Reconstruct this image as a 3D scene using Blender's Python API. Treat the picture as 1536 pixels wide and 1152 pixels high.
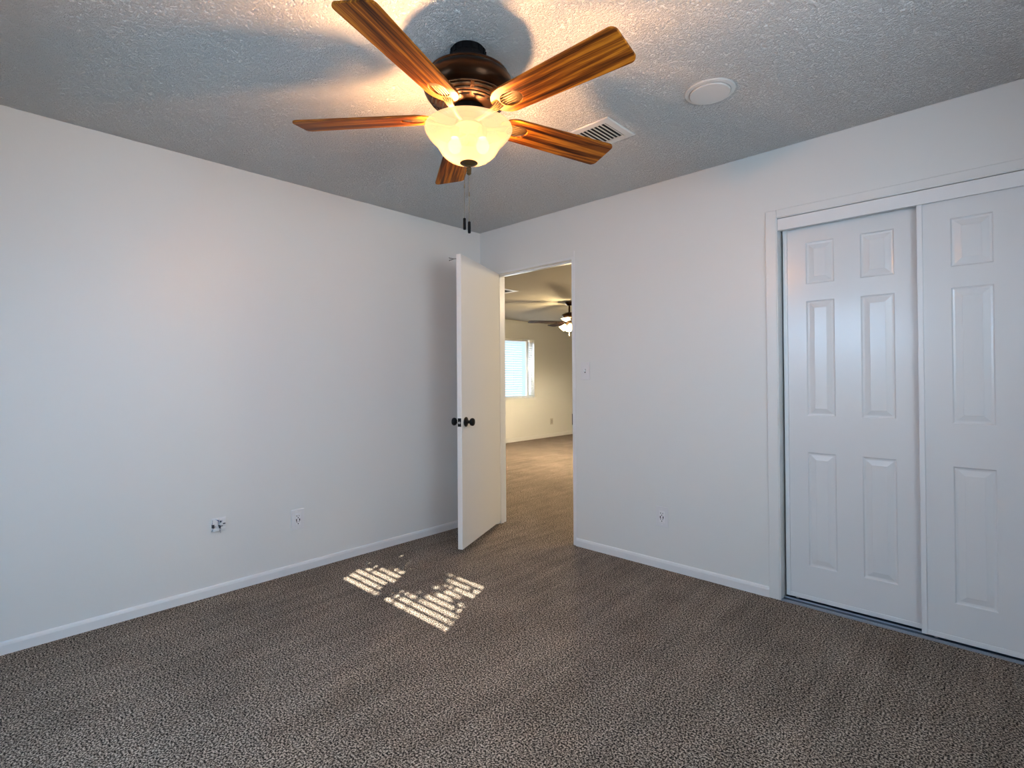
import bpy, bmesh, math, random
from mathutils import Vector, Matrix
random.seed(7)
PI = math.pi
for o in list(bpy.data.objects): bpy.data.objects.remove(o)
S = bpy.context.scene
C = S.collection

# ------------------------------------------------------------------ camera
yaw, pit, rol, FPX = math.radians(133.37097), math.radians(.453399), math.radians(-.410608), 781.7525
CAM = Vector((3.2378, -3.0423, 1.2071))
fw = Vector((math.cos(yaw)*math.cos(pit), math.sin(yaw)*math.cos(pit), math.sin(pit)))
rt0 = fw.cross(Vector((0, 0, 1))).normalized(); up0 = rt0.cross(fw)
rt = rt0*math.cos(rol)+up0*math.sin(rol); up = -rt0*math.sin(rol)+up0*math.cos(rol)
cd = bpy.data.cameras.new('camera'); cam = bpy.data.objects.new('camera', cd); C.objects.link(cam)
m = Matrix((rt, up, -fw)).transposed().to_4x4(); m.translation = CAM; cam.matrix_world = m
cd.sensor_width = 36; cd.lens = FPX/1536*36; cd.shift_y = -15.19/1536; cd.clip_start = .02
S.camera = cam
# ------------------------------------------------------------------ view
S.view_settings.view_transform = 'Standard'; S.view_settings.look = 'None'
S.view_settings.gamma = 1; S.view_settings.use_curve_mapping = False
S.view_settings.exposure = 0.33
# ------------------------------------------------------------------ world, sun, daylight
W = bpy.data.worlds.new('world'); S.world = W; W.use_nodes = True
W.node_tree.nodes['Background'].inputs[0].default_value = (.62, .80, 1, 1)
W.node_tree.nodes['Background'].inputs[1].default_value = 1.15
SUN_AZ, SUN_EL = math.radians(27), math.radians(21.3)     # travels towards +Y and a little to -X
sd = Vector((-math.sin(SUN_AZ)*math.cos(SUN_EL), math.cos(SUN_AZ)*math.cos(SUN_EL), -math.sin(SUN_EL)))
def lamp(name, kind, loc, energy, col, size=None, direction=None, sizey=None):
    l = bpy.data.lights.new(name, kind); l.energy = energy; l.color = col
    if kind == 'SUN': l.angle = size
    elif kind == 'AREA':
        l.shape = 'RECTANGLE'; l.size = size; l.size_y = sizey
    elif size: l.shadow_soft_size = size
    o = bpy.data.objects.new(name, l); C.objects.link(o); o.location = loc
    if direction is not None: o.rotation_euler = Vector(direction).to_track_quat('-Z', 'Y').to_euler()
    return o
lamp('sun', 'SUN', (4, -8, 5), 110, (1, .93, .80), math.radians(.35), sd)
WX0, WX1, WZ0, WZ1, BY = 1.26, 2.48, .93, 2.06, -3.62     # bedroom window in the wall behind the camera
RX = 3.72
FX_ = -3.504
lamp('window_daylight', 'AREA', ((WX0+WX1)/2, BY-.065, 1.5), 44, (.42, .69, 1), WX1-WX0-.06, (0, 1, -.8), 1.0)
SY0, SY1 = -2.35, -1.13                                      # second bedroom window, in the side wall on the right, out of view
lamp('side_window_daylight', 'AREA', (RX+.065, (SY0+SY1)/2, 1.5), 27, (.66, .83, 1), SY1-SY0-.06, (-1, 0, -.3), 1.0)
lamp('far_window_daylight', 'AREA', (FX_-.064, 4.3, 1.38), 13, (.72, .85, 1), .9, (1, 0, -.1), 1.0)

# ------------------------------------------------------------------ materials
def mat(name, col, rough=.6, metal=0, spec=.5, bump=None, emit=None, **kw):
    M = bpy.data.materials.new(name); M.use_nodes = True; nt = M.node_tree; b = nt.nodes['Principled BSDF']
    b.inputs['Base Color'].default_value = (*col, 1); b.inputs['Roughness'].default_value = rough
    b.inputs['Metallic'].default_value = metal; b.inputs['Specular IOR Level'].default_value = spec
    if emit: b.inputs['Emission Color'].default_value = (*emit[:3], 1); b.inputs['Emission Strength'].default_value = emit[3]
    if bump:
        sc, st, dist = bump[:3]
        tc = nt.nodes.new('ShaderNodeTexCoord'); n = nt.nodes.new('ShaderNodeTexNoise'); n.inputs['Scale'].default_value = sc
        n.inputs['Detail'].default_value = 3; nt.links.new(tc.outputs['Object'], n.inputs['Vector'])
        bp = nt.nodes.new('ShaderNodeBump'); bp.inputs['Strength'].default_value = st; bp.inputs['Distance'].default_value = dist
        nt.links.new(n.outputs['Fac'], bp.inputs['Height']); nt.links.new(bp.outputs['Normal'], b.inputs['Normal'])
    return M
def nodes(M): nt = M.node_tree; return nt, nt.nodes, nt.links, nt.nodes['Principled BSDF']
wall_m = mat('wall_paint', (.72, .725, .71), .42, bump=(55, .25, .0015))
trim_m = mat('gloss_trim_paint', (.76, .765, .77), .28)
door_m = mat('door_paint', (.80, .79, .77), .32, bump=(30, .12, .001))
closet_m = mat('closet_door_paint', (.72, .725, .73), .22)
plate_m = mat('white_plastic', (.72, .72, .73), .35)
plate2_m = mat('insert_plastic', (.78, .78, .79), .3)
black_m = mat('slot_black', (.004, .004, .005), .8, spec=.1)
duct_m = mat('duct_shade_black', (.012, .013, .015), .8)
knob_m = mat('knob_black', (.004, .004, .005), .32, spec=.25)
steel_m = mat('satin_steel', (.55, .55, .56), .3, metal=1)
track_m = mat('track_metal', (.42, .47, .55), .35, metal=.6)
vent_m = mat('vent_enamel', (.62, .63, .62), .45)
louver_m = mat('louver_enamel', (.60, .64, .64), .45)
bronze_m = mat('bronze', (.030, .013, .005), .30, metal=.8, spec=.3)
black_metal_m = mat('canopy_black', (.004, .004, .005), .6, spec=.15)
iron_m = mat('antique_brass', (.085, .048, .017), .5, metal=.4, spec=.3)
chain_m = mat('chain_brass', (.25, .19, .12), .4, metal=.8)
blind_m = mat('blind_white', (.80, .81, .80), .45)
vinyl_m = mat('window_vinyl', (.62, .62, .60), .4)
patio_m = mat('patio_concrete', (.42, .40, .38), .9)
sun_block_m = mat('sun_block_wood', (.30, .24, .19), .8)  # wood of the added sun blockers and plant stems

# popcorn ceiling
ceil_m = mat('popcorn_ceiling', (.86, .86, .85), .95, spec=.1)
nt, N, L, B = nodes(ceil_m)
tc = N.new('ShaderNodeTexCoord')
n1 = N.new('ShaderNodeTexNoise'); n1.inputs['Scale'].default_value = 108; n1.inputs['Detail'].default_value = 4; n1.inputs['Roughness'].default_value = .65
n2 = N.new('ShaderNodeTexVoronoi'); n2.inputs['Scale'].default_value = 128
L.new(tc.outputs['Object'], n1.inputs['Vector']); L.new(tc.outputs['Object'], n2.inputs['Vector'])
r = N.new('ShaderNodeValToRGB'); r.color_ramp.elements[0].position = .42; r.color_ramp.elements[1].position = .66
L.new(n1.outputs['Fac'], r.inputs[0])
sb = N.new('ShaderNodeMath'); sb.operation = 'MULTIPLY_ADD'; sb.inputs[1].default_value = -.35
L.new(n2.outputs['Distance'], sb.inputs[0]); L.new(r.outputs[0], sb.inputs[2])
bp = N.new('ShaderNodeBump'); bp.inputs['Strength'].default_value = 1; bp.inputs['Distance'].default_value = .010
L.new(sb.outputs[0], bp.inputs['Height']); L.new(bp.outputs['Normal'], B.inputs['Normal'])

# carpet: cut pile of dark and light yarns, with vacuum lanes where the pile leans
carpet_m = mat('carpet', (.14, .12, .105), .98, spec=.05)
nt, N, L, B = nodes(carpet_m)
tc = N.new('ShaderNodeTexCoord')
f = N.new('ShaderNodeTexNoise'); f.inputs['Scale'].default_value = 150; f.inputs['Detail'].default_value = 3; f.inputs['Roughness'].default_value = .7
L.new(tc.outputs['Object'], f.inputs['Vector'])
rr = N.new('ShaderNodeValToRGB'); e = rr.color_ramp.elements
e[0].position = .42; e[0].color = (.012, .010, .009, 1); e[1].position = .58; e[1].color = (.52, .43, .355, 1)
q = e.new(.50); q.color = (.135, .105, .084, 1)
L.new(f.outputs['Fac'], rr.inputs[0])
mp = N.new('ShaderNodeMapping'); mp.inputs['Scale'].default_value = (13.0, .9, 1); mp.inputs['Rotation'].default_value = (0, 0, math.radians(-5))
L.new(tc.outputs['Object'], mp.inputs['Vector'])
g = N.new('ShaderNodeTexNoise'); g.inputs['Scale'].default_value = 1.3; g.inputs['Detail'].default_value = 4; g.inputs['Distortion'].default_value = .15
L.new(mp.outputs[0], g.inputs['Vector'])
g2 = N.new('ShaderNodeTexNoise'); g2.inputs['Scale'].default_value = 3.2; g2.inputs['Detail'].default_value = 3
L.new(tc.outputs['Object'], g2.inputs['Vector'])
ad = N.new('ShaderNodeMath'); ad.operation = 'ADD'; L.new(g.outputs['Fac'], ad.inputs[0]); L.new(g2.outputs['Fac'], ad.inputs[1])
mr = N.new('ShaderNodeMapRange'); mr.inputs['From Min'].default_value = .75; mr.inputs['From Max'].default_value = 1.28
mr.inputs['To Min'].default_value = .82; mr.inputs['To Max'].default_value = 1.20; L.new(ad.outputs[0], mr.inputs['Value'])
mx = N.new('ShaderNodeVectorMath'); mx.operation = 'SCALE'; L.new(rr.outputs[0], mx.inputs[0]); L.new(mr.outputs[0], mx.inputs['Scale'])
L.new(mx.outputs[0], B.inputs['Base Color'])
bp = N.new('ShaderNodeBump'); bp.inputs['Strength'].default_value = .9; bp.inputs['Distance'].default_value = .006
L.new(f.outputs['Fac'], bp.inputs['Height']); L.new(bp.outputs['Normal'], B.inputs['Normal'])

# blade wood: long dark streaks in orange-brown veneer
def wood(name, dark, mid, light, rough=.5):
    M = mat(name, mid, rough, spec=.14); nt, N, L, B = nodes(M)
    tc = N.new('ShaderNodeTexCoord'); mp = N.new('ShaderNodeMapping'); mp.inputs['Scale'].default_value = (1.6, 42, 42)
    L.new(tc.outputs['Object'], mp.inputs['Vector'])
    oi = N.new('ShaderNodeObjectInfo'); sc = N.new('ShaderNodeVectorMath'); sc.operation = 'SCALE'; sc.inputs['Scale'].default_value = 13
    cx = N.new('ShaderNodeCombineXYZ'); L.new(oi.outputs['Random'], cx.inputs[0]); L.new(oi.outputs['Random'], cx.inputs[1])
    L.new(cx.outputs[0], sc.inputs[0]); L.new(sc.outputs[0], mp.inputs['Location'])
    n = N.new('ShaderNodeTexNoise'); n.inputs['Scale'].default_value = 1.4; n.inputs['Detail'].default_value = 5; n.inputs['Distortion'].default_value = .35
    n.inputs['Roughness'].default_value = .62; L.new(mp.outputs[0], n.inputs['Vector'])
    r = N.new('ShaderNodeValToRGB'); e = r.color_ramp.elements
    e[0].position = .36; e[0].color = (*dark, 1); e[1].position = .64; e[1].color = (*light, 1); k = e.new(.5); k.color = (*mid, 1)
    L.new(n.outputs['Fac'], r.inputs[0]); L.new(r.outputs[0], B.inputs['Base Color'])
    return M
wood_m = wood('blade_walnut', (.028, .006, .0012), (.20, .055, .005), (.50, .185, .014))

# frosted amber glass bowl
def glass_bowl_mat(name, col, emit, es, tf=0, tcol=(1, .8, .5)):
    M = bpy.data.materials.new(name); M.use_nodes = True; nt = M.node_tree; N = nt.nodes; L = nt.links; N.clear()
    out = N.new('ShaderNodeOutputMaterial'); t = N.new('ShaderNodeBsdfTranslucent'); d = N.new('ShaderNodeBsdfDiffuse'); gl = N.new('ShaderNodeBsdfGlossy')
    em = N.new('ShaderNodeEmission'); m1 = N.new('ShaderNodeMixShader'); m2 = N.new('ShaderNodeMixShader'); a = N.new('ShaderNodeAddShader')
    t.inputs[0].default_value = (*col, 1); d.inputs[0].default_value = (*col, 1); gl.inputs['Roughness'].default_value = .25
    em.inputs[0].default_value = (*emit, 1); em.inputs[1].default_value = es
    m1.inputs[0].default_value = .45; m2.inputs[0].default_value = .05
    tr = N.new('ShaderNodeBsdfTransparent'); tr.inputs[0].default_value = (*tcol, 1); m3 = N.new('ShaderNodeMixShader'); m3.inputs[0].default_value = tf
    L.new(t.outputs[0], m1.inputs[1]); L.new(d.outputs[0], m1.inputs[2]); L.new(m1.outputs[0], m2.inputs[1]); L.new(gl.outputs[0], m2.inputs[2])
    L.new(m2.outputs[0], m3.inputs[1]); L.new(tr.outputs[0], m3.inputs[2]); L.new(m3.outputs[0], a.inputs[0]); L.new(em.outputs[0], a.inputs[1]); L.new(a.outputs[0], out.inputs[0])
    return M
bowl_m = glass_bowl_mat('frosted_amber_glass', (.045, .032, .018), (1, .70, .42), .46, .45, (1, .90, .72))
shade_m = glass_bowl_mat('frosted_white_glass', (.9, .8, .6), (1, .85, .55), 3.0)
def pane_mat():
    M = bpy.data.materials.new('window_glass'); M.use_nodes = True; nt = M.node_tree; N = nt.nodes; L = nt.links; N.clear()
    out = N.new('ShaderNodeOutputMaterial'); t = N.new('ShaderNodeBsdfTransparent'); gl = N.new('ShaderNodeBsdfGlossy'); mx = N.new('ShaderNodeMixShader')
    gl.inputs['Roughness'].default_value = .02; mx.inputs[0].default_value = .06; t.inputs[0].default_value = (.95, .97, .97, 1)
    L.new(t.outputs[0], mx.inputs[1]); L.new(gl.outputs[0], mx.inputs[2]); L.new(mx.outputs[0], out.inputs[0]); return M
pane_m = pane_mat()

# ------------------------------------------------------------------ mesh helpers
def box(bm, x0, x1, y0, y1, z0, z1, bev=0):
    vs = [bm.verts.new((x, y, z)) for x in (x0, x1) for y in (y0, y1) for z in (z0, z1)]
    F = [(0, 1, 3, 2), (4, 6, 7, 5), (0, 4, 5, 1), (2, 3, 7, 6), (0, 2, 6, 4), (1, 5, 7, 3)]
    fs = [bm.faces.new([vs[i] for i in f]) for f in F]
    if bev:
        es = list({e for f in fs for e in f.edges})
        bmesh.ops.bevel(bm, geom=es, offset=bev, segments=2, profile=.5, affect='EDGES')
def lathe(bm, prof, n=48, c=(0, 0), cap=False):
    rings = []
    for r, z in prof:
        if r < 1e-5: rings.append([bm.verts.new((c[0], c[1], z))])
        else: rings.append([bm.verts.new((c[0]+r*math.cos(2*PI*i/n), c[1]+r*math.sin(2*PI*i/n), z)) for i in range(n)])
    for a, b in zip(rings, rings[1:]):
        for i in range(n):
            j = (i+1) % n
            if len(a) == 1 and len(b) == 1: continue
            if len(a) == 1: bm.faces.new((a[0], b[j], b[i]))
            elif len(b) == 1: bm.faces.new((a[i], a[j], b[0]))
            else: bm.faces.new((a[i], a[j], b[j], b[i]))
def tube(bm, pts, rad, n=8, cap=True):
    pts = [Vector(p) for p in pts]; rings = []
    for i, p in enumerate(pts):
        d = (pts[min(i+1, len(pts)-1)]-pts[max(i-1, 0)]).normalized()
        a = d.cross(Vector((0, 0, 1)));
        if a.length < .01: a = d.cross(Vector((1, 0, 0)))
        a.normalize(); b = d.cross(a)
        rr = rad[i] if isinstance(rad, (list, tuple)) else rad
        rings.append([bm.verts.new(p+a*rr*math.cos(2*PI*k/n)+b*rr*math.sin(2*PI*k/n)) for k in range(n)])
    for r0, r1 in zip(rings, rings[1:]):
        for k in range(n): bm.faces.new((r0[k], r0[(k+1) % n], r1[(k+1) % n], r1[k]))
    if cap: bm.faces.new(rings[0]); bm.faces.new(rings[-1][::-1])
def obj(name, bm, m, parent=None, smooth=False, angle=35):
    bmesh.ops.recalc_face_normals(bm, faces=bm.faces)
    me = bpy.data.meshes.new(name); bm.to_mesh(me); bm.free(); me.materials.append(m)
    o = bpy.data.objects.new(name, me); C.objects.link(o)
    if smooth:
        for p in me.polygons: p.use_smooth = True
        try: me.set_sharp_from_angle(angle=math.radians(angle))
        except Exception: pass
    if parent: o.parent = parent
    return o
def one(name, dims, m, parent=None, bev=0):
    bm = bmesh.new(); box(bm, *dims, bev); return obj(name, bm, m, parent)
def tag(o, label, cat, group=None):
    o['label'] = label; o['category'] = cat
    if group: o['group'] = group
    return o
def struct(o, label=None, cat=None):
    o['kind'] = 'structure'
    if label: o['label'] = label; o['category'] = cat
    return o
def thing(name, label, cat, loc=(0, 0, 0), group=None, rot=None):
    o = bpy.data.objects.new(name, None); C.objects.link(o); o.location = loc; o.empty_display_size = .05
    if rot: o.rotation_euler = rot
    return tag(o, label, cat, group)
def copy_tree(o, parent=None):
    c = o.copy(); C.objects.link(c)
    if parent: c.parent = parent
    for ch in list(o.children): copy_tree(ch, c)
    return c

# ------------------------------------------------------------------ room shell
H = 2.44; HF = 2.30; T = .11
DX0, DX1, DZ = .18, .965, 2.062        # doorway in the right wall
CX0, CX1, CZ = 2.352, 3.575, 2.06      # closet opening
FX = -3.504                            # far wall of the room beyond
FY1 = 7.4
bm = bmesh.new()
for a in ((FX-.15, RX+.15, BY-.15, FY1+.15, -.1, 0),): box(bm, *a)
struct(obj('floor', bm, carpet_m), 'grey brown cut pile carpet running through the doorway', 'carpet')
struct(one('ceiling', (-T, RX+T, BY-T, 0, H, H+.1), ceil_m), 'textured popcorn ceiling over the bedroom', 'ceiling')
struct(one('wall_left', (-T, 0, BY-T, 0, 0, H), wall_m), 'plain white wall left of the open door', 'wall')
bm = bmesh.new()
box(bm, -T, DX0-.018, 0, T, 0, H); box(bm, DX0-.018, DX1+.018, 0, T, DZ+.018, H); box(bm, DX1+.018, CX0-.015, 0, T, 0, H)
box(bm, CX0-.015, CX1+.015, 0, T, CZ+.015, H); box(bm, CX1+.015, RX+T, 0, T, 0, H)
struct(obj('wall_right', bm, wall_m), 'white wall with the doorway and the closet', 'wall')
bm = bmesh.new()
box(bm, -T, WX0, BY-T, BY, 0, H); box(bm, WX1, RX+T, BY-T, BY, 0, H); box(bm, WX0, WX1, BY-T, BY, 0, WZ0); box(bm, WX0, WX1, BY-T, BY, WZ1, H)
struct(obj('wall_back', bm, wall_m), 'white wall behind the camera with the bedroom window', 'wall')
bm = bmesh.new()
box(bm, RX, RX+T, BY, SY0, 0, H); box(bm, RX, RX+T, SY1, 0, 0, H); box(bm, RX, RX+T, SY0, SY1, 0, WZ0); box(bm, RX, RX+T, SY0, SY1, WZ1, H)
struct(obj('wall_side', bm, wall_m), 'white wall on the far right of the bedroom', 'wall')
# closet box
bm = bmesh.new(); box(bm, CX0-.1, CX1+.1, .70, .75, 0, H); box(bm, CX0-.15, CX0-.1, T, .75, 0, H); box(bm, CX1+.1, CX1+.15, T, .75, 0, H); box(bm, CX0-.1, CX1+.1, T, .70, 2.3, 2.35)
struct(obj('wall_closet', bm, wall_m), 'inner walls of the closet', 'wall')
# room beyond the doorway
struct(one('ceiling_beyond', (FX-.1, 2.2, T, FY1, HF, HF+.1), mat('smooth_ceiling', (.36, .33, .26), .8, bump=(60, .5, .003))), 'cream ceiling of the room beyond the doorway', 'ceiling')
WYA, WYB, WZA, WZB = 3.15, 4.735, .825, 1.955
bm = bmesh.new()
box(bm, FX-T, FX, T, WYA, 0, HF+.1); box(bm, FX-T, FX, WYB, FY1, 0, HF+.1); box(bm, FX-T, FX, WYA, WYB, 0, WZA); box(bm, FX-T, FX, WYA, WYB, WZB, HF+.1)
struct(obj('wall_far', bm, wall_m), 'far cream wall with a window, seen through the doorway', 'wall')
struct(one('wall_end', (FX-T, 2.3, FY1, FY1+T, 0, HF+.1), wall_m), 'end wall of the room beyond', 'wall')
struct(one('wall_partition', (FX-T, -T, 0, T, 0, HF+.1), wall_m), 'partition wall beside the bedroom', 'wall')
struct(one('wall_passage', (2.2, 2.3, .76, FY1, 0, HF+.1), wall_m), 'side wall of the room beyond', 'wall')

# baseboards (rounded top edge)
def baseboard(name, p0, p1, nrm, h=.056, t=.012):
    p0 = Vector((*p0, 0)); p1 = Vector((*p1, 0)); n = Vector((*nrm, 0)); bm = bmesh.new()
    prof = [(0, 0), (t, 0), (t, h*.72), (t*.75, h*.92), (t*.35, h), (0, h)]
    A = [bm.verts.new(p0+n*a+Vector((0, 0, b))) for a, b in prof]; Bv = [bm.verts.new(p1+n*a+Vector((0, 0, b))) for a, b in prof]
    k = len(prof)
    for i in range(k): bm.faces.new((A[i], A[(i+1) % k], Bv[(i+1) % k], Bv[i]))
    bm.faces.new(A); bm.faces.new(Bv[::-1])
    return struct(obj(name, bm, trim_m), 'white painted baseboard', 'baseboard')
baseboard('baseboard_left', (0, BY), (0, 0), (1, 0))
baseboard('baseboard_right', (.993, 0), (2.293, 0), (0, -1))
baseboard('baseboard_corner', (.012, 0), (DX0-.028, 0), (0, -1))
baseboard('baseboard_back', (.012, BY), (RX, BY), (0, 1))
baseboard('baseboard_side', (RX, BY+.012), (RX, 0), (-1, 0))
baseboard('baseboard_far', (FX, T), (FX, FY1), (1, 0), .075, .014)

# door frame: jambs, head and stops
bm = bmesh.new()
box(bm, DX0-.018, DX0, -.003, T+.003, 0, DZ+.018, .002); box(bm, DX1, DX1+.018, -.003, T+.003, 0, DZ+.018, .002); box(bm, DX0, DX1, -.003, T+.003, DZ, DZ+.018, .002)
box(bm, DX0, DX0+.011, .040, .075, 0, DZ); box(bm, DX1-.011, DX1, .040, .075, 0, DZ); box(bm, DX0, DX1, .040, .075, DZ-.011, DZ)
box(bm, DX1+.018, DX1+.028, -.003, .001, 0, DZ+.06); 
fr = struct(obj('trim_1', bm, trim_m), 'slim white frame of the open doorway', 'door frame')
one('strike_plate', (DX1-.0015, DX1+.001, -.006, .034, .865, .945), black_m, fr)

# interior door leaf: built in its own frame, x along the leaf from the hinge, y through the thickness
DL, DT = .763, .035
dr = bpy.data.objects.new('door_1', None); C.objects.link(dr); dr.empty_display_size = .05
ang = math.atan2(-.694, .317)
dr.location = (DX0+.003, -.002, 0); dr.rotation_euler = (0, 0, ang)
struct(dr, 'white flush interior door standing half open', 'door')
one('door_leaf', (0, DL, 0, DT, .034, 2.064), door_m, dr, .0015)
kx, kz = DL-.062, .904
def knob(name, sgn, y0):
    prof = [(0, 0), (.033, 0), (.035, .003), (.034, .007), (.026, .011), (.013, .014), (.011, .020), (.0115, .030), (.016, .035), (.024, .040), (.0275, .048), (.0275, .055), (.024, .062), (.014, .066), (0, .067)]
    bm = bmesh.new(); lathe(bm, prof, 36)
    bmesh.ops.rotate(bm, verts=bm.verts, cent=(0, 0, 0), matrix=Matrix.Rotation(-sgn*PI/2, 3, 'X'))
    bmesh.ops.translate(bm, verts=bm.verts, vec=(kx, y0, kz))
    return obj(name, bm, knob_m, dr, True)
knob('door_knob', 1, DT); knob('door_knob', -1, 0)
lp = one('latch_plate', (DL-.0005, DL+.0015, .005, .030, kz-.029, kz+.029), knob_m, dr)
bm = bmesh.new(); lathe(bm, [(0, .012), (.005, .0105), (.0085, .006), (.009, 0)], 20)
bmesh.ops.rotate(bm, verts=bm.verts, cent=(0, 0, 0), matrix=Matrix.Rotation(PI/2, 3, 'Y')); bmesh.ops.translate(bm, verts=bm.verts, vec=(DL+.001, .0175, kz-.002))
lb = obj('latch_bolt', bm, steel_m, dr, True); lb['label'] = 'bright steel latch bolt'
for z in (.25, 1.05, 1.85):
    bm = bmesh.new(); tube(bm, [(-.004, -.004, z-.045), (-.004, -.004, z+.045)], .006, 12)
    obj('hinge', bm, steel_m, dr, True)
# coat hook on the back of the door near its top
hk = thing('coat_hook', 'small double metal hook sticking out behind the top of the open door', 'hook', dr.matrix_basis @ Vector((DL-.03, 0, 2.040)), rot=(0, 0, ang))
bm = bmesh.new(); box(bm, -.008, .008, -.003, 0, -.016, .016, .001)
hk_s = mat('hook_metal', (.30, .29, .27), .4, metal=.8)
obj('mount_plate', bm, hk_s, hk)
for s in (1, -1):
    bm = bmesh.new()
    tube(bm, [(0, -.001, 0), (0, -.030, 0), (.0, -.040, s*.002), (.0, -.052, s*.006), (.0, -.062, s*.007), (0, -.068, s*.011)], [.0032, .0030, .003, .003, .003, .0036], 8)
    obj('prong', bm, hk_s, hk, True)

# ------------------------------------------------------------------ closet
bm = bmesh.new()
box(bm, 2.293, CX0-.004, -.012, 0, 0, 2.106, .003); box(bm, CX1+.004, CX1+.06, -.012, 0, 0, 2.106, .003); box(bm, CX0-.004, CX1+.004, -.012, 0, CZ+.003, 2.106, .003)
box(bm, CX0-.015, CX0, -.008, T, 0, CZ+.015); box(bm, CX1, CX1+.015, -.008, T, 0, CZ+.015); box(bm, CX0, CX1, -.008, T, CZ, CZ+.015)
struct(obj('trim_2', bm, mat('casing_paint', (.72, .725, .715), .35)), 'white casing around the closet opening', 'trim')
bm = bmesh.new(); box(bm, CX0+.001, CX1-.001, -.006, .004, 1.993, CZ-.003, .002); box(bm, CX0+.001, CX1-.001, .004, .10, CZ-.012, CZ-.003)
box(bm, CX0+.001, CX1-.001, .045, .048, 2.00, CZ-.01)
struct(obj('trim_3', bm, trim_m), 'white fascia hiding the upper closet door track', 'trim')
bm = bmesh.new(); box(bm, CX0+.001, CX1-.001, -.011, -.006, 0, .009); box(bm, CX0+.001, CX1-.001, .044, .047, .002, .010); box(bm, CX0+.001, CX1-.001, .002, .004, .004, .009)
struct(obj('trim_4', bm, track_m), 'metal floor track under the closet doors', 'track')
one('track_groove', (CX0+.001, CX1-.001, -.006, .095, 0.0, .003), mat('dark_track', (.02, .035, .06), .5), bpy.data.objects['trim_4'])

def panel_door(name, x0, x1, yf, z0, z1, cols, rows, label, fr_l=True, fr_r=True):
    root = bpy.data.objects.new(name, None); C.objects.link(root); root.location = (x0, yf, 0); root.empty_display_size = .05
    struct(root, label, 'closet door')
    w = x1-x0; fw_ = .021
    xa, xb = (fw_*.6), w-(fw_*.6)
    xs = [xa]+[c-x0 for cc in cols for c in cc]+[xb]; zs = [z0+.012]+[c for cc in sorted(rows) for c in cc]+[z1-.004]
    bm = bmesh.new()
    def P(x, d, z): return bm.verts.new((x, d, z))
    for i in range(len(xs)-1):
        for j in range(len(zs)-1):
            a, b, c, d = xs[i], xs[i+1], zs[j], zs[j+1]
            if i % 2 == 1 and j % 2 == 1:
                rings = []
                for ins, dep in ((0, 0), (.005, .006), (.011, .0072), (.014, .0072), (.036, .0015), (.038, .0005)):
                    rings.append([P(a+ins, dep, c+ins), P(b-ins, dep, c+ins), P(b-ins, dep, d-ins), P(a+ins, dep, d-ins)])
                for r0, r1 in zip(rings, rings[1:]):
                    for k in range(4): bm.faces.new((r0[k], r0[(k+1) % 4], r1[(k+1) % 4], r1[k]))
                bm.faces.new(rings[-1])
            else: bm.faces.new((P(a, 0, c), P(b, 0, c), P(b, 0, d), P(a, 0, d)))
    bmesh.ops.remove_doubles(bm, verts=bm.verts, dist=1e-5)
    box(bm, xa, xb, .012, .030, z0+.012, z1-.004)
    obj('door_panel', bm, closet_m, root)
    # metal edge frame: stiles and bottom rail standing proud of the moulded face
    for s, nm in ((0, 'edge_stile'), (1, 'edge_stile')):
        xx = 0 if s == 0 else w-fw_
        bm = bmesh.new(); box(bm, xx, xx+fw_, -.006, .034, z0, z1, .0015)
        obj(nm, bm, trim_m, root)
    bm = bmesh.new(); box(bm, fw_, w-fw_, -.003, .032, z0, z0+.022, .0012); obj('bottom_rail', bm, trim_m, root)
    bm = bmesh.new(); lathe(bm, [(0, -.004), (.009, -.004), (.009, .004), (0, .004)], 16)
    bmesh.ops.rotate(bm, verts=bm.verts, cent=(0, 0, 0), matrix=Matrix.Rotation(PI/2, 3, 'X')); bmesh.ops.translate(bm, verts=bm.verts, vec=(.05, .016, .0135))
    obj('roller', bm, steel_m, root, True)
    return root
panel_door('door_2', 2.361, 2.985, .060, .016, 2.028, [(2.472, 2.603), (2.717, 2.856)], [(.196, .800), (.995, 1.606), (1.696, 1.918)], 'rear white six panel sliding closet door on the left', )
panel_door('door_3', 2.948, 3.572, .014, .016, 2.040, [(3.068, 3.210), (3.318, 3.456)], [(.184, .796), (.988, 1.598), (1.692, 1.910)], 'front white six panel sliding closet door at the right edge')

# ------------------------------------------------------------------ wall plates
def outlet(label, loc, rot, w=.082, h=.126, group=None):
    t = thing('wall_outlet', label, 'outlet', loc, group, rot)       # local: x right, z up, -y out of the wall
    bm = bmesh.new(); box(bm, -w/2, w/2, -.006, 0, -h/2, h/2, .0025); obj('cover_plate', bm, plate_m, t)
    bm = bmesh.new(); box(bm, -.018, .018, -.0085, -.004, -.036, .036, .0015); ins = obj('receptacle', bm, plate2_m, t)
    bm = bmesh.new()
    for zc in (.020, -.017):
        box(bm, -.0095, -.0055, -.0092, -.0080, zc-.001, zc+.006); box(bm, .0050, .0082, -.0092, -.0080, zc-.001, zc+.005)
        lathe_c = [bm.verts.new((.0004+.0032*math.cos(a*PI/6), -.0093, zc-.0095+.0036*math.sin(a*PI/6))) for a in range(12)]; bm.faces.new(lathe_c)
    box(bm, -.0125, -.0070, -.0094, -.0080, -.0095, .0045); box(bm, .0070, .0125, -.0094, -.0080, -.0095, .0045)
    obj('slots', bm, black_m, ins)
    for zc in (.048, -.048):
        bm = bmesh.new(); lathe(bm, [(0, .0016), (.0022, .001), (.0030, 0)], 14)
        bmesh.ops.rotate(bm, verts=bm.verts, cent=(0, 0, 0), matrix=Matrix.Rotation(PI/2, 3, 'X')); bmesh.ops.translate(bm, verts=bm.verts, vec=(0, -.0058, zc))
        obj('screw', bm, plate2_m, t, True)
    return t
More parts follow.
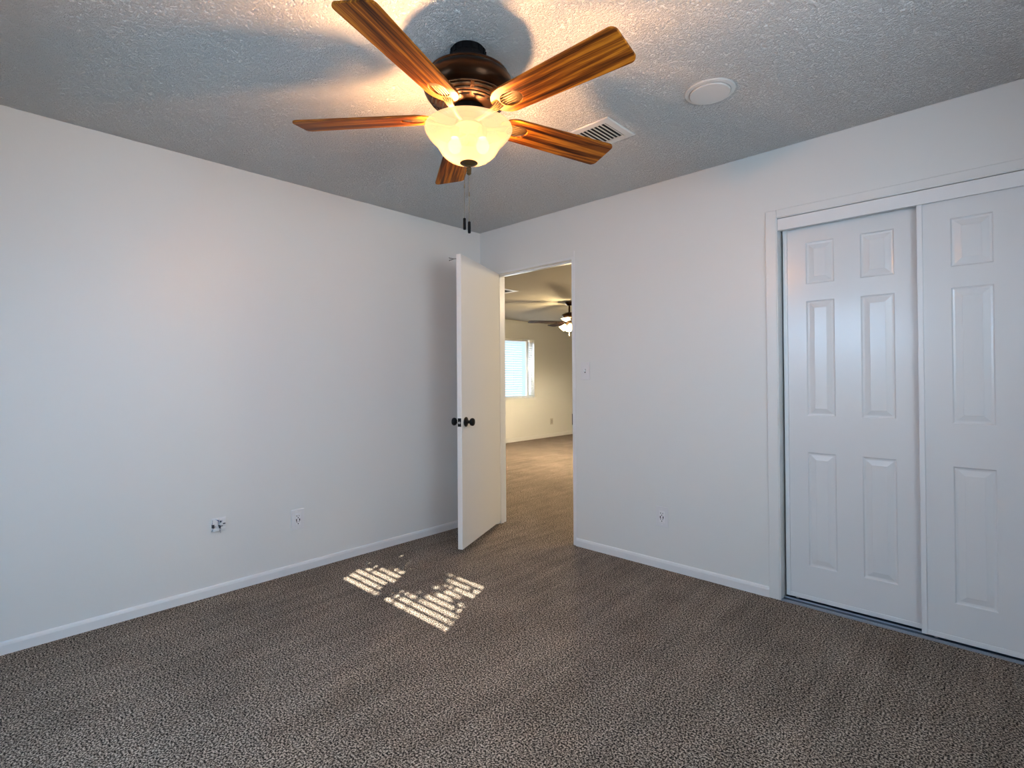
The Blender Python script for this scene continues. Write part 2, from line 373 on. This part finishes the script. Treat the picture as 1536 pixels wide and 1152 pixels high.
outlet('white duplex wall outlet on the left wall, right of the bare cable jack', (0, -1.587, .330), (0, 0, PI/2))
outlet('white duplex wall outlet between the doorway and the closet', (1.660, 0, .326), (0, 0, 0))
ot = thing('wall_outlet', 'tiny pale outlet on the far wall beyond the doorway, right of the window', 'outlet', (FX, 5.265, .315), None, (0, 0, PI/2))
bm = bmesh.new(); box(bm, -.04, .04, -.006, 0, -.062, .062, .002); obj('cover_plate', bm, mat('ivory_plastic', (.55, .52, .48), .5), ot)
bm = bmesh.new(); box(bm, -.017, .017, -.008, -.005, -.036, .036, .001); obj('receptacle', bm, mat('ivory_insert', (.40, .38, .36), .5), ot)
# light switch
sw = thing('light_switch', 'white toggle light switch right of the doorway', 'light switch', (1.081, 0, 1.253))
bm = bmesh.new(); box(bm, -.039, .039, -.006, 0, -.063, .063, .0025); obj('cover_plate', bm, plate_m, sw)
bm = bmesh.new(); box(bm, -.0055, .0055, -.0065, -.0058, -.013, .013); obj('toggle_slot', bm, mat('slot_shade', (.10, .10, .10), .7), sw)
bm = bmesh.new(); v = [(-.0045, -.006, -.006), (.0045, -.006, -.006), (.0045, -.006, .008), (-.0045, -.006, .008), (-.0038, -.020, .004), (.0038, -.020, .004), (.0038, -.019, .013), (-.0038, -.019, .013)]
vs = [bm.verts.new(p) for p in v]
for f in ((0, 1, 2, 3), (4, 5, 6, 7), (0, 1, 5, 4), (1, 2, 6, 5), (2, 3, 7, 6), (3, 0, 4, 7)): bm.faces.new([vs[i] for i in f])
obj('toggle', bm, plate2_m, sw)
for zc in (.030, -.030):
    bm = bmesh.new(); lathe(bm, [(0, .0016), (.0022, .001), (.0030, 0)], 14)
    bmesh.ops.rotate(bm, verts=bm.verts, cent=(0, 0, 0), matrix=Matrix.Rotation(PI/2, 3, 'X')); bmesh.ops.translate(bm, verts=bm.verts, vec=(0, -.0058, zc))
    obj('screw', bm, plate2_m, sw, True)
# bare cable jack without a cover plate
cj = thing('cable_jack', 'bare white cable jack with exposed wires low on the left wall', 'wall jack', (0, -2.040, .392), None, (0, 0, PI/2))
bm = bmesh.new(); hj = .038
for b in ((-hj, hj, -.004, 0, -hj, hj),): box(bm, *b, .001)
box(bm, -hj*.9, -hj*.2, -.016, -.004, -.004, hj*.85, .002); box(bm, hj*.0, hj*.85, -.020, -.004, -hj*.1, hj*.8, .002)
box(bm, -hj*.85, hj*.0, -.018, -.004, -hj*.9, -hj*.45, .002); box(bm, hj*.25, hj*.9, -.013, -.004, -hj*.75, -hj*.35, .002)
obj('jack_body', bm, plate2_m, cj)
jack_shade = mat('jack_shade', (.03, .035, .05), .6)
for b in ((-hj*.95, -hj*.68, -.0175, -.004, -hj*.35, hj*.15), (hj*.0, hj*.55, -.0060, -.004, -hj*.62, -hj*.25), (hj*.05, hj*.25, -.0212, -.019, hj*.35, hj*.6), (-hj*.05, hj*.12, -.0212, -.0060, -hj*.25, -hj*.05), (hj*.45, hj*.8, -.0212, -.018, hj*.05, hj*.2)):
    bm = bmesh.new(); box(bm, *b); obj('recess_shade', bm, jack_shade, cj)  # dark boxes paint the shade of the jack's hollows
cols = [(.05, .12, .35), (.75, .75, .78), (.30, .34, .42)]
for i in range(6):
    random.seed(40+i); bm = bmesh.new(); pts = []; a = Vector((random.uniform(-.028, .02), -.006, random.uniform(-.03, .028)))
    for k in range(5): pts.append(a.copy()); a += Vector((random.uniform(-.012, .016), random.uniform(-.008, .0) if k < 2 else random.uniform(-.002, .004), random.uniform(-.012, .012)))
    tube(bm, pts, .0016, 6); obj('wire', bm, mat('wire_insulation_%d' % i, cols[i % 3], .5), cj, True)

# ------------------------------------------------------------------ ceiling things
def vent(label, x0, x1, y0, y1, zc, n, along='x', border=.037, group=None):
    t = thing('ceiling_vent', label, 'vent', ((x0+x1)/2, (y0+y1)/2, zc), group)
    a, b = (x1-x0)/2, (y1-y0)/2; bo = border; bm = bmesh.new()
    o_ = [(-a, -b), (a, -b), (a, b), (-a, b)]; i_ = [(-a+bo, -b+bo), (a-bo, -b+bo), (a-bo, b-bo), (-a+bo, b-bo)]
    R0 = [bm.verts.new((x, y, -.001)) for x, y in o_]; R1 = [bm.verts.new((x, y, -.004)) for x, y in o_]
    R2 = [bm.verts.new((x*(a-.006)/a, y*(b-.006)/b, -.008)) for x, y in o_]; R3 = [bm.verts.new((x, y, -.009)) for x, y in i_]; R4 = [bm.verts.new((x, y, -.001)) for x, y in i_]
    for p, q in ((R0, R1), (R1, R2), (R2, R3), (R3, R4)):
        for k in range(4): bm.faces.new((p[k], p[(k+1) % 4], q[(k+1) % 4], q[k]))
    obj('frame', bm, vent_m, t)
    bm = bmesh.new(); box(bm, -a+bo, a-bo, -b+bo, b-bo, -.0014, -.0004); obj('duct_shade_plate', bm, duct_m, t)  # black plate stands in for the shade inside the duct
    for k in range(n):
        bm = bmesh.new(); s = (k+.5)/n
        if along == 'x':      # louvers stacked along x, each running along y
            c = -a+bo+(2*a-2*bo)*s; wd = (2*a-2*bo)/n*.56
            vs = [bm.verts.new(p) for p in ((c-wd/2, -b+bo, -.004), (c-wd/2, b-bo, -.004), (c+wd/2, b-bo, -.0075), (c+wd/2, -b+bo, -.0075))]
        else:
            c = -b+bo+(2*b-2*bo)*s; wd = (2*b-2*bo)/n*.56
            vs = [bm.verts.new(p) for p in ((-a+bo, c-wd/2, -.0095), (a-bo, c-wd/2, -.0095), (a-bo, c+wd/2, -.003), (-a+bo, c+wd/2, -.003))]
        f = bm.faces.new(vs); r_ = bmesh.ops.extrude_face_region(bm, geom=[f]); bmesh.ops.translate(bm, vec=(0, 0, .0012), verts=[v for v in r_['geom'] if isinstance(v, bmesh.types.BMVert)])
        obj('louver', bm, louver_m, t)
    return t
vent('white louvered ceiling vent partly behind the wooden fan blade', 1.515, 1.891, -.947, -.694, H, 14)
vent('small ceiling vent of the room beyond, at the left edge of the doorway', -1.52, -1.172, 1.40, 1.762, HF, 5, 'y', .05)
cover_m = mat('cover_plastic', (.60, .60, .59), .5)
cp = thing('ceiling_cover', 'round white blank cover plate on the textured ceiling', 'ceiling plate', (2.325, -.818, H))
bm = bmesh.new(); lathe(bm, [(.104, 0), (.104, -.003), (.101, -.006), (.086, -.0075)], 64); obj('rim', bm, cover_m, cp, True)
bm = bmesh.new(); lathe(bm, [(.084, -.001), (.084, -.011), (.081, -.014), (0, -.0155)], 64); obj('disc', bm, cover_m, cp, True)

# ------------------------------------------------------------------ ceiling fan
FXC, FYC = 1.784, -1.731
fan = thing('ceiling_fan', 'bronze five blade ceiling fan with wooden blades and a glowing amber glass bowl', 'ceiling fan', (FXC, FYC, H))
def Z(z): return z-H
def prof(p): return [(r, Z(z)) for r, z in p]
bm = bmesh.new()
lathe(bm, prof([(0, 2.44), (.062, 2.44), (.065, 2.436), (.065, 2.362), (.066, 2.358), (0, 2.358)]), 48)
for k in range(16):      # slotted top edge
    a = 2*PI*k/16; r_ = .0655
    bmv = len(bm.verts); c, s = math.cos(a), math.sin(a)
    vs = []
    for (dr_, dt, z) in [(r, t_, z) for r in (-.002, .003) for t_ in (-.007, .007) for z in (2.412, 2.432)]:
        vs.append(bm.verts.new(((r_+dr_)*c-dt*s, (r_+dr_)*s+dt*c, Z(z))))
    for f in ((0, 1, 3, 2), (4, 6, 7, 5), (0, 4, 5, 1), (2, 3, 7, 6), (0, 2, 6, 4), (1, 5, 7, 3)): bm.faces.new([vs[i] for i in f])
obj('canopy', bm, black_metal_m, fan, True)
bm = bmesh.new()
pr = [(.0, 2.358), (.070, 2.358), (.110, 2.354), (.140, 2.347), (.152, 2.340), (.155, 2.334), (.153, 2.329), (.158, 2.325), (.164, 2.318), (.168, 2.305), (.168, 2.292), (.165, 2.280), (.160, 2.270),
      (.155, 2.263), (.147, 2.2545), (.138, 2.2475), (.127, 2.2410), (.115, 2.2355), (.103, 2.2310), (.090, 2.2270), (.078, 2.2240), (.070, 2.2215), (.0, 2.2215)]
lathe(bm, prof(pr), 72)
mh = obj('motor_housing', bm, bronze_m, fan, True, 50)
# vent slots: raised black bands paint the shade in them, with bridging tabs
def ring_slots(rad, z, w, nseg, gap):
    bm = bmesh.new()
    for k in range(nseg):
        a0 = 2*PI*k/nseg+gap/2; a1 = 2*PI*(k+1)/nseg-gap/2; n_ = 8 if nseg > 1 else 72
        prev = None
        for i in range(n_+1):
            a = a0+(a1-a0)*i/n_
            q = [bm.verts.new(((rad+d)*math.cos(a), (rad+d)*math.sin(a), Z(z+e))) for d, e in ((-w/2, -.0016-w*.20), (w/2, -.0016+w*.25), (w/2, .006+w*.45), (-w/2, .006))]
            if prev:
                for j in range(4): bm.faces.new((prev[j], prev[(j+1) % 4], q[(j+1) % 4], q[j]))
            prev = q
    return bm
for rad, z, w, n_, gp in ((.1440, 2.2515, .0030, 1, 0), (.1350, 2.2450, .0060, 10, .10), (.1210, 2.2375, .0060, 10, .12), (.1080, 2.2322, .0028, 1, 0), (.0950, 2.2280, .0050, 10, .14)):
    obj('vent_slots', ring_slots(rad, z, w, n_, gp), black_m, mh)
bm = bmesh.new(); lathe(bm, prof([(0, 2.2215), (.058, 2.2215), (.060, 2.217), (.060, 2.196), (.056, 2.192), (.046, 2.188), (.046, 2.170), (.050, 2.166), (.050, 2.158), (.040, 2.154), (0, 2.154)]), 48)
obj('switch_housing', bm, black_metal_m, fan, True)
bm = bmesh.new(); lathe(bm, prof([(.0, 2.150), (.052, 2.150), (.052, 2.156), (.0, 2.156)]), 40)
obj('light_fitter', bm, iron_m, fan, True)
# glass bowl
outer = [(.1630, 2.1460), (.1645, 2.1410), (.1625, 2.1345), (.1560, 2.1230), (.1470, 2.1110), (.1360, 2.0995), (.1250, 2.0880), (.1165, 2.0770), (.1105, 2.0660), (.1030, 2.0540), (.0930, 2.0430), (.0800, 2.0330), (.0640, 2.0255), (.0450, 2.0210), (.0250, 2.0190), (0, 2.0185)]
inner = [(max(r-.0045, 0), z+.0035) for r, z in outer][:-1]+[(0, 2.0225)]
bm = bmesh.new(); lathe(bm, prof(inner[::-1]+outer), 96)
bowl = obj('glass_bowl', bm, bowl_m, fan, True, 60)
bm = bmesh.new(); lathe(bm, prof([(0, 2.0240), (.030, 2.0170), (.033, 2.0160), (.0335, 2.0145), (.028, 2.011), (.018, 2.007), (.010, 2.004), (.0075, 2.000), (.0085, 1.997), (.0105, 1.994), (.0085, 1.991), (.0080, 1.989), (.0100, 1.986), (.0080, 1.983), (.0085, 1.980), (.0095, 1.977), (.0070, 1.973), (.003, 1.970), (0, 1.969)]), 32)
obj('finial', bm, iron_m, fan, True)
for px_, py_, ztop, z1, z0, nm in ((-.0130, -.0120, 2.017, 1.808, 1.765, 'a'), (0, 0, 1.972, 1.795, 1.752, 'b')):
    bm = bmesh.new(); nb = int((ztop-z1)/.0042)
    for k in range(nb):
        zz = ztop-(k+.5)*(ztop-z1)/nb; lathe(bm, [(0, Z(zz)+.0018), (.0014, Z(zz)), (0, Z(zz)-.0018)], 6, (px_, py_))
    tube(bm, [(px_, py_, Z(ztop)), (px_, py_, Z(z1))], .0007, 6)
    zc = ztop-(ztop-z1)*.42; tube(bm, [(px_, py_, Z(zc+.008)), (px_, py_, Z(zc-.008))], .0022, 8)
    ch = obj('pull_chain', bm, chain_m, fan, False)
    bm = bmesh.new(); lathe(bm, [(0, Z(z1)), (.0042, Z(z1)), (.0052, Z(z1)-.002), (.0056, Z(z0)+.004), (.0048, Z(z0)), (0, Z(z0)-.0005)], 16, (px_, py_))
    obj('pull_fob', bm, black_m, ch, True)
# blades
BZ, BR = 2.187, .657
def blade_mesh():
    cu = bpy.data.curves.new('blade', 'CURVE'); cu.dimensions = '2D'; cu.fill_mode = 'BOTH'; cu.extrude = .0028; cu.bevel_depth = .0012; cu.bevel_resolution = 1
    def spline(pts):
        s = cu.splines.new('POLY'); s.points.add(len(pts)-1)
        for p, c in zip(s.points, pts): p.co = (c[0], c[1], 0, 1)
        s.use_cyclic_u = True
    r0, r1, w0, w1 = .132, BR+.003, .060, .0725
    def corner(cx, cy, rx, ry, a0, a1, n): return [(cx+rx*math.cos(a0+(a1-a0)*i/n), cy+ry*math.sin(a0+(a1-a0)*i/n)) for i in range(n+1)]
    pts = corner(r1-.022, w1-.022, .022, .022, PI/2, 0, 8)+corner(r1-.022, -w1+.022, .022, .022, 0, -PI/2, 8)
    pts += corner(r0+.075, 0, .075, w0, -PI/2, -1.5*PI, 22)
    spline(pts)
    hc = .214
    spline([(hc+.046*math.cos(a), .034*math.sin(a)) for a in [2*PI*i/36 for i in range(36)]])
    tmp = bpy.data.objects.new('tmp', cu); C.objects.link(tmp)
    bpy.context.view_layer.update(); dg = bpy.context.evaluated_depsgraph_get()
    me = bpy.data.meshes.new_from_object(tmp.evaluated_get(dg)); bpy.data.objects.remove(tmp)
    me.name = 'blade'; me.materials.clear(); me.materials.append(wood_m)
    return me
bme = blade_mesh()
def iron_bm():
    # lofted arm: from the hub underneath, out and up, ending as an oval pad inside the blade's cut-out (local z = 0 is the blade plane)
    bm = bmesh.new(); secs = []
    data = [(.048, -.030, .010), (.075, -.030, .0085), (.100, -.024, .009), (.125, -.016, .012), (.150, -.007, .017), (.166, .0045, .026), (.185, .0050, .034), (.208, .0052, .037), (.232, .0052, .035), (.252, .0052, .024), (.264, .0052, .006)]
    for x, z, w in data:
        cr = .0035
        secs.append([bm.verts.new(p) for p in ((x, -w, z+.002), (x, -w*.7, z-.001), (x, 0, z-.001-cr*.4), (x, w*.7, z-.001), (x, w, z+.002), (x, w*.8, z+.006), (x, -w*.8, z+.006))])
    for a, b in zip(secs, secs[1:]):
        for k in range(7): bm.faces.new((a[k], a[(k+1) % 7], b[(k+1) % 7], b[k]))
    bm.faces.new(secs[0]); bm.faces.new(secs[-1][::-1])
    return bm
ib = iron_bm(); im = None
ribs = bmesh.new()
for q in (-.80, -.42, 0, .42, .80):
    tube(ribs, [(.118, q*.010, -.0195), (.135, q*.0135, -.0150), (.150, q*.017, -.0105), (.166, q*.021, -.0015), (.182, q*.024, .0015), (.205, q*.026, .0025), (.228, q*.026, .0035)], [.0012, .0022, .0026, .0026, .0024, .0020, .0010], 8)
blade0 = bpy.data.objects.new('blade', bme); C.objects.link(blade0); blade0.parent = fan
arm0 = obj('blade_arm', ib, iron_m, blade0, True, 50); rib0 = obj('arm_ribs', ribs, mat('polished_brass', (.20, .13, .05), .4, metal=.5), blade0, True)
rib0.parent = blade0
def place_blade(b, k):
    a = 1.299+k*2*PI/5
    b.location = (0, 0, BZ-H); b.rotation_euler = (Matrix.Rotation(a, 4, 'Z') @ Matrix.Rotation(-.222, 4, 'X')).to_euler()
for k in range(5):
    b = blade0 if k == 0 else copy_tree(blade0, fan); place_blade(b, k)
    if k == 0: b.parent = fan
# its bulbs
bulb_m = bpy.data.materials.new('lit_bulb'); bulb_m.use_nodes = True; nt = bulb_m.node_tree; N = nt.nodes; L = nt.links; N.clear()
_o = N.new('ShaderNodeOutputMaterial'); _a = N.new('ShaderNodeAddShader'); _t = N.new('ShaderNodeBsdfTransparent'); _e = N.new('ShaderNodeEmission')
_e.inputs[0].default_value = (1, .80, .50, 1); _e.inputs[1].default_value = 2.0
L.new(_t.outputs[0], _a.inputs[0]); L.new(_e.outputs[0], _a.inputs[1]); L.new(_a.outputs[0], _o.inputs[0])
for dx, dy in ((-.040, -.034), (.034, .040)):
    bm = bmesh.new(); lathe(bm, [(0, Z(2.054)), (.012, Z(2.056)), (.021, Z(2.064)), (.0255, Z(2.080)), (.022, Z(2.095)), (.014, Z(2.106)), (.012, Z(2.112)), (0, Z(2.112))], 24, (dx, dy))
    obj('light_bulb', bm, bulb_m, fan, True)
    bm = bmesh.new(); lathe(bm, [(0, Z(2.112)), (.015, Z(2.112)), (.016, Z(2.150)), (0, Z(2.150))], 20, (dx, dy)); obj('lamp_socket', bm, iron_m, fan, True)
for dx, dy, e in ((-.040, -.034, 42), (.034, .040, 24)):
    l = lamp('bulb', 'POINT', (FXC+dx, FYC+dy, 2.080), e, (1, .52, .23), .024)

# ------------------------------------------------------------------ fan of the room beyond
def far_fan():
    cx, cy = -1.325, 3.004
    t = thing('ceiling_fan', 'distant bronze ceiling fan with bright bell shades, half behind the doorway edge', 'ceiling fan', (cx, cy, HF))
    z = lambda v: v-HF
    bm = bmesh.new(); lathe(bm, [(0, 0), (.062, 0), (.058, -.025), (.030, -.052), (0, -.054)], 28); obj('canopy', bm, bronze_m, t, True)
    bm = bmesh.new(); tube(bm, [(0, 0, -.05), (0, 0, z(2.14))], .013, 14); obj('downrod', bm, bronze_m, t, True)
    bm = bmesh.new(); lathe(bm, [(0, z(2.150)), (.03, z(2.150)), (.075, z(2.140)), (.108, z(2.115)), (.112, z(2.100)), (.100, z(2.080)), (.070, z(2.062)), (.05, z(2.055)), (.045, z(2.02)), (.03, z(2.0)), (0, z(1.998))], 36); obj('motor_housing', bm, bronze_m, t, True)
    me = None
    base = math.atan2(-.39, -.415)
    for k in range(5):
        a = base+.10+k*2*PI/5
        if me is None:
            bm = bmesh.new(); n = 12
            top = []; 
            def ol(s):
                x = .13+.47*s; w = (.045+.020*s)*(1 if s < .96 else .6)
                return x, w
            P_ = [ol(i/n) for i in range(n+1)]
            A = [bm.verts.new((x, w, .003)) for x, w in P_]+[bm.verts.new((x, -w, .003)) for x, w in P_[::-1]]
            A2 = [bm.verts.new((v.co.x, v.co.y, -.003)) for v in A]
            bm.faces.new(A); bm.faces.new(A2[::-1])
            for i in range(len(A)): bm.faces.new((A[i], A[(i+1) % len(A)], A2[(i+1) % len(A)], A2[i]))
            b = obj('blade', bm, wood('dark_walnut', (.004, .002, .002), (.010, .004, .003), (.022, .009, .005)), t); me = b.data
        else:
            b = bpy.data.objects.new('blade', me); C.objects.link(b); b.parent = t
        b.location = (0, 0, z(2.010)); b.rotation_euler = (Matrix.Rotation(a, 4, 'Z') @ Matrix.Rotation(.13, 4, 'X')).to_euler()
        bm = bmesh.new(); tube(bm, [(.04, 0, .012), (.09, 0, .004), (.16, 0, -.003)], [.008, .006, .012], 8); obj('blade_arm', bm, bronze_m, b, True)
    for k in range(4):
        a = base+.05+k*PI/2; dx, dy = math.cos(a), math.sin(a)
        bm = bmesh.new(); lathe(bm, [(.016, 0), (.020, -.012), (.026, -.035), (.034, -.060), (.048, -.085), (.050, -.088), (.046, -.086), (.032, -.060), (.024, -.035), (.018, -.012)], 28)
        sh = obj('glass_shade', bm, shade_m, t, True)
        sh.location = (dx*.055, dy*.055, z(1.975)); sh.rotation_euler = (Matrix.Rotation(a, 4, 'Z') @ Matrix.Rotation(-.75, 4, 'Y')).to_euler()
        bm = bmesh.new(); tube(bm, [(dx*.02, dy*.02, z(2.005)), (dx*.045, dy*.045, z(1.985)), (dx*.060, dy*.060, z(1.968))], [.006, .007, .014], 8); obj('lamp_arm', bm, iron_m, t, True)
    bm = bmesh.new(); tube(bm, [(.01, -.02, z(2.0)), (.01, -.02, z(1.83))], .0015, 6); tube(bm, [(.01, -.02, z(1.83)), (.01, -.02, z(1.80))], .006, 8); obj('pull_chain', bm, chain_m, t)
    lamp('far_bulb', 'POINT', (cx, cy, 1.84), 48, (1, .76, .44), .06)
    sp = lamp('far_downlight', 'SPOT', (cx, cy, 1.86), 250, (1, .80, .52), .06, (0, 0, -1)); sp.data.spot_size = math.radians(172); sp.data.spot_blend = .25
far_fan()

# ------------------------------------------------------------------ windows and blinds
def window(name, orient, u0, u1, z0, z1, w, label, mull, side=1):
    t = window_(name, orient, u0, u1, z0, z1, w, label, mull)
    if side < 0:
        t.rotation_euler = (0, 0, PI); 
    return t
def window_(name, orient, u0, u1, z0, z1, w, label, mull):
    # orient 'x': in a wall of constant x = w (outside towards -x), u = y ; 'y': wall of constant y = w, outside towards -y, u = x
    t = bpy.data.objects.new(name, None); C.objects.link(t); struct(t, label, 'window'); t.empty_display_size = .05
    t.location = (w, (u0+u1)/2, z0) if orient == 'x' else ((u0+u1)/2, w, z0)
    def bx(bm, a0, a1, d0, d1, c0, c1):
        um = (u0+u1)/2
        if orient == 'x': box(bm, -d1, -d0, a0-um, a1-um, c0-z0, c1-z0)
        else: box(bm, a0-um, a1-um, -d1, -d0, c0-z0, c1-z0)
    f = .035; bm = bmesh.new()
    bx(bm, u0, u0+f, .065, .105, z0, z1); bx(bm, u1-f, u1, .065, .105, z0, z1); bx(bm, u0+f, u1-f, .065, .105, z0, z0+f); bx(bm, u0+f, u1-f, .065, .105, z1-f, z1)
    bx(bm, mull-.03, mull+.03, .070, .100, z0+f, z1-f)
    obj('window_frame', bm, vinyl_m, t)
    bm = bmesh.new(); bx(bm, u0+f, mull-.03, .084, .088, z0+f, z1-f); bx(bm, mull+.03, u1-f, .084, .088, z0+f, z1-f); obj('window_pane', bm, pane_m, t)
    bm = bmesh.new(); bx(bm, u0-.04, u1+.045, -.022, .062, z0-.022, z0-.001); bx(bm, u0-.03, u1+.035, -.010, .0, z0-.048, z0-.022); obj('window_sill', bm, trim_m, t)
    return t
window('window_1', 'x', WYA, WYB, WZA, WZB, FX, 'bright window in the far wall beyond the doorway', 4.62)
window('window_2', 'y', WX0, WX1, WZ0, WZ1, BY, 'bedroom window behind the camera', (WX0+WX1)/2)
window('window_3', 'x', SY0, SY1, WZ0, WZ1, RX, 'bedroom window in the side wall, out of view', (SY0+SY1)/2, -1)
def blinds(orient, u0, u1, z0, z1, w, pitch, sw_, tilt, label, tapes, flip=False):
    um = (u0+u1)/2
    t = thing('window_blinds', label, 'blinds', (w, um, z1) if orient == 'x' else (um, w, z1))
    if flip: t.rotation_euler = (0, 0, PI)
    def V(a, d, c): return (-d, a-um, c-z1) if orient == 'x' else (a-um, -d, c-z1)
    def bx(bm, a0, a1, d0, d1, c0, c1):
        p, q = V(a0, d0, c0), V(a1, d1, c1); box(bm, min(p[0], q[0]), max(p[0], q[0]), min(p[1], q[1]), max(p[1], q[1]), min(p[2], q[2]), max(p[2], q[2]))
    bm = bmesh.new(); bx(bm, u0, u1, .008, .058, z1-.045, z1-.002); obj('headrail', bm, blind_m, t)
    bm = bmesh.new(); z = z1-.06; c, s = math.cos(tilt), math.sin(tilt)
    while z > z0+.022:
        for th in (0,):
            P_ = []
            for k in range(5):
                v = (k/4-.5)*sw_; cv = .0018*(1-(2*v/sw_)**2)
                P_.append((v*c+.033, v*s+cv))
            A = [bm.verts.new(V(u0+.004, d, z+e)) for d, e in P_]; Bv = [bm.verts.new(V(u1-.004, d, z+e)) for d, e in P_]
            for i in range(4): bm.faces.new((A[i], A[i+1], Bv[i+1], Bv[i]))
        z -= pitch
    obj('slats', bm, blind_m, t, True)
    bm = bmesh.new(); bx(bm, u0+.003, u1-.003, .022, .046, z0+.004, z0+.02); obj('bottom_rail', bm, blind_m, t)
    for a in tapes:
        bm = bmesh.new(); bx(bm, a-.0012, a+.0012, .012, .014, z0+.02, z1-.045); bx(bm, a-.0012, a+.0012, .053, .055, z0+.02, z1-.045); obj('ladder_cord', bm, blind_m, t)
    return t
blinds('x', WYA+.01, 4.40, WZA, WZB, FX, .044, .046, .20, 'white horizontal blinds across the far window beyond the doorway', (3.4, 4.15))
blinds('x', 4.61, WYB-.006, WZA, WZB, FX, .044, .046, .35, 'narrow strip of white blinds at the right of the far window', (4.70,))
blinds('y', WX0+.01, WX1-.01, WZ0, WZ1, BY, .0248, .0250, 1.18, 'white mini blinds on the bedroom window behind the camera', (1.45, 1.87, 2.3))
blinds('x', SY0+.01, SY1-.01, WZ0, WZ1, RX, .0248, .0250, -.35, 'white mini blinds on the side window of the bedroom', (-2.1, -1.75, -1.4), True)

# outside: ground, then unseen things added to block the sun
struct(one('ground', (-14, 16, -16, 16, -.35, -.12), patio_m), 'concrete patio outside', 'ground')
pp = one('post_sun_block', (1.98, 2.13, BY-1.5, BY-1.38, -.12, 2.46), sun_block_m); tag(pp, 'wooden post added out of view to block sun at the bedroom window', 'post')  # unseen post, added to narrow the sun patch
pr_ = one('roof_sun_block', (-1.0, 8.2, BY-2.97, BY-T-.02, 2.46, 2.60), sun_block_m); tag(pr_, 'wooden roof added out of view to cut sun at the bedroom window', 'roof')  # unseen roof, added to end the sun patch on the carpet

def shade_shrub(name, label, dist, blobs):
    # blobs: where the foliage shades the floor (x, y, rx, ry, leaves); the unseen leaves are added to break up the sun patch
    random.seed(11); yl = BY-dist; base = None; leaves = bmesh.new(); stems = bmesh.new(); pts = []
    tz = math.tan(SUN_EL)/math.cos(SUN_AZ)
    for x, y, rx, ry, n in blobs:
        cx = x+(y-yl)*math.tan(SUN_AZ); cz = (y-yl)*tz; pts.append((cx, yl, cz))
        for _ in range(n):
            a = random.uniform(0, 2*PI); q = math.sqrt(random.random())
            c = Vector((cx+rx*q*math.cos(a), yl+random.uniform(-.12, .12), cz+ry*tz*q*math.sin(a)))
            t = Vector((random.uniform(-1, 1), random.uniform(-.5, .5), random.uniform(-1, 1))).normalized(); b_ = t.cross(Vector((0, 1, .2))).normalized()
            L_, w_ = random.uniform(.025, .04), random.uniform(.009, .014)
            leaves.faces.new([leaves.verts.new(c+t*u*L_+b_*v*w_) for u, v in ((-1, 0), (-.3, 1), (.4, .8), (1, 0), (.4, -.8), (-.3, -1))])
    gx = sum(p[0] for p in pts)/len(pts)
    for p in pts: tube(stems, [(gx, yl, -.12), (gx*.7+p[0]*.3, yl, .3), p], [.014, .010, .004], 7)
    st = obj('branches', stems, sun_block_m); lf = obj('foliage', leaves, mat('leaf_green', (.06, .12, .03), .6))
    t = thing(name, label, 'shade_shrub', (gx, yl, -.12)); inv = Matrix.Translation(Vector((-gx, -yl, .12)))
    for o in (st, lf): o.data.transform(inv); o.parent = t
shade_shrub('shade_shrub', 'leafy bush added out of view to block part of the low sun', .75,
      [(.20, -1.03, .20, .15, 260), (.50, -.98, .14, .12, 130), (.13, -1.35, .10, .16, 140), (.70, -1.20, .07, .09, 50), (.62, -1.02, .16, .18, 120), (.80, -1.15, .12, .10, 60), (.64, -1.28, .07, .08, 28), (1.13, -1.13, .12, .03, 18), (1.22, -.90, .12, .05, 25)])

struct(one('wall_sun_block', (RX+T, 8.2, BY-.30, BY-.14, -.12, 2.46), patio_m), 'wall added out of view to block sun at the side window', 'wall')  # unseen wall, added to keep sun off the side window
tag(one('eave_sun_block', (RX+T, RX+2.2, BY-.13, .8, 2.46, 2.60), sun_block_m), 'eave added out of view to block sun over the side window', 'roof')  # unseen eave, added to close the sun gap above that wall

# flush ceiling light added in the hall, out of view, to warm the open door
hl = thing('hall_fill_light', 'round flush ceiling light added out of view in the hall to light the door', 'ceiling light', (1.55, 1.75, HF))
bm = bmesh.new(); lathe(bm, [(0, 0), (.15, 0), (.155, -.012), (.150, -.02), (0, -.02)], 32); obj('base', bm, bronze_m, hl, True)
bm = bmesh.new(); lathe(bm, [(.140, -.02), (.130, -.05), (.095, -.08), (.05, -.095), (0, -.10)], 32); obj('glass_shade', bm, shade_m, hl, True)
lamp('hall_fill_bulb', 'POINT', (1.55, 1.75, HF-.16), 46, (1, .78, .48), .06)
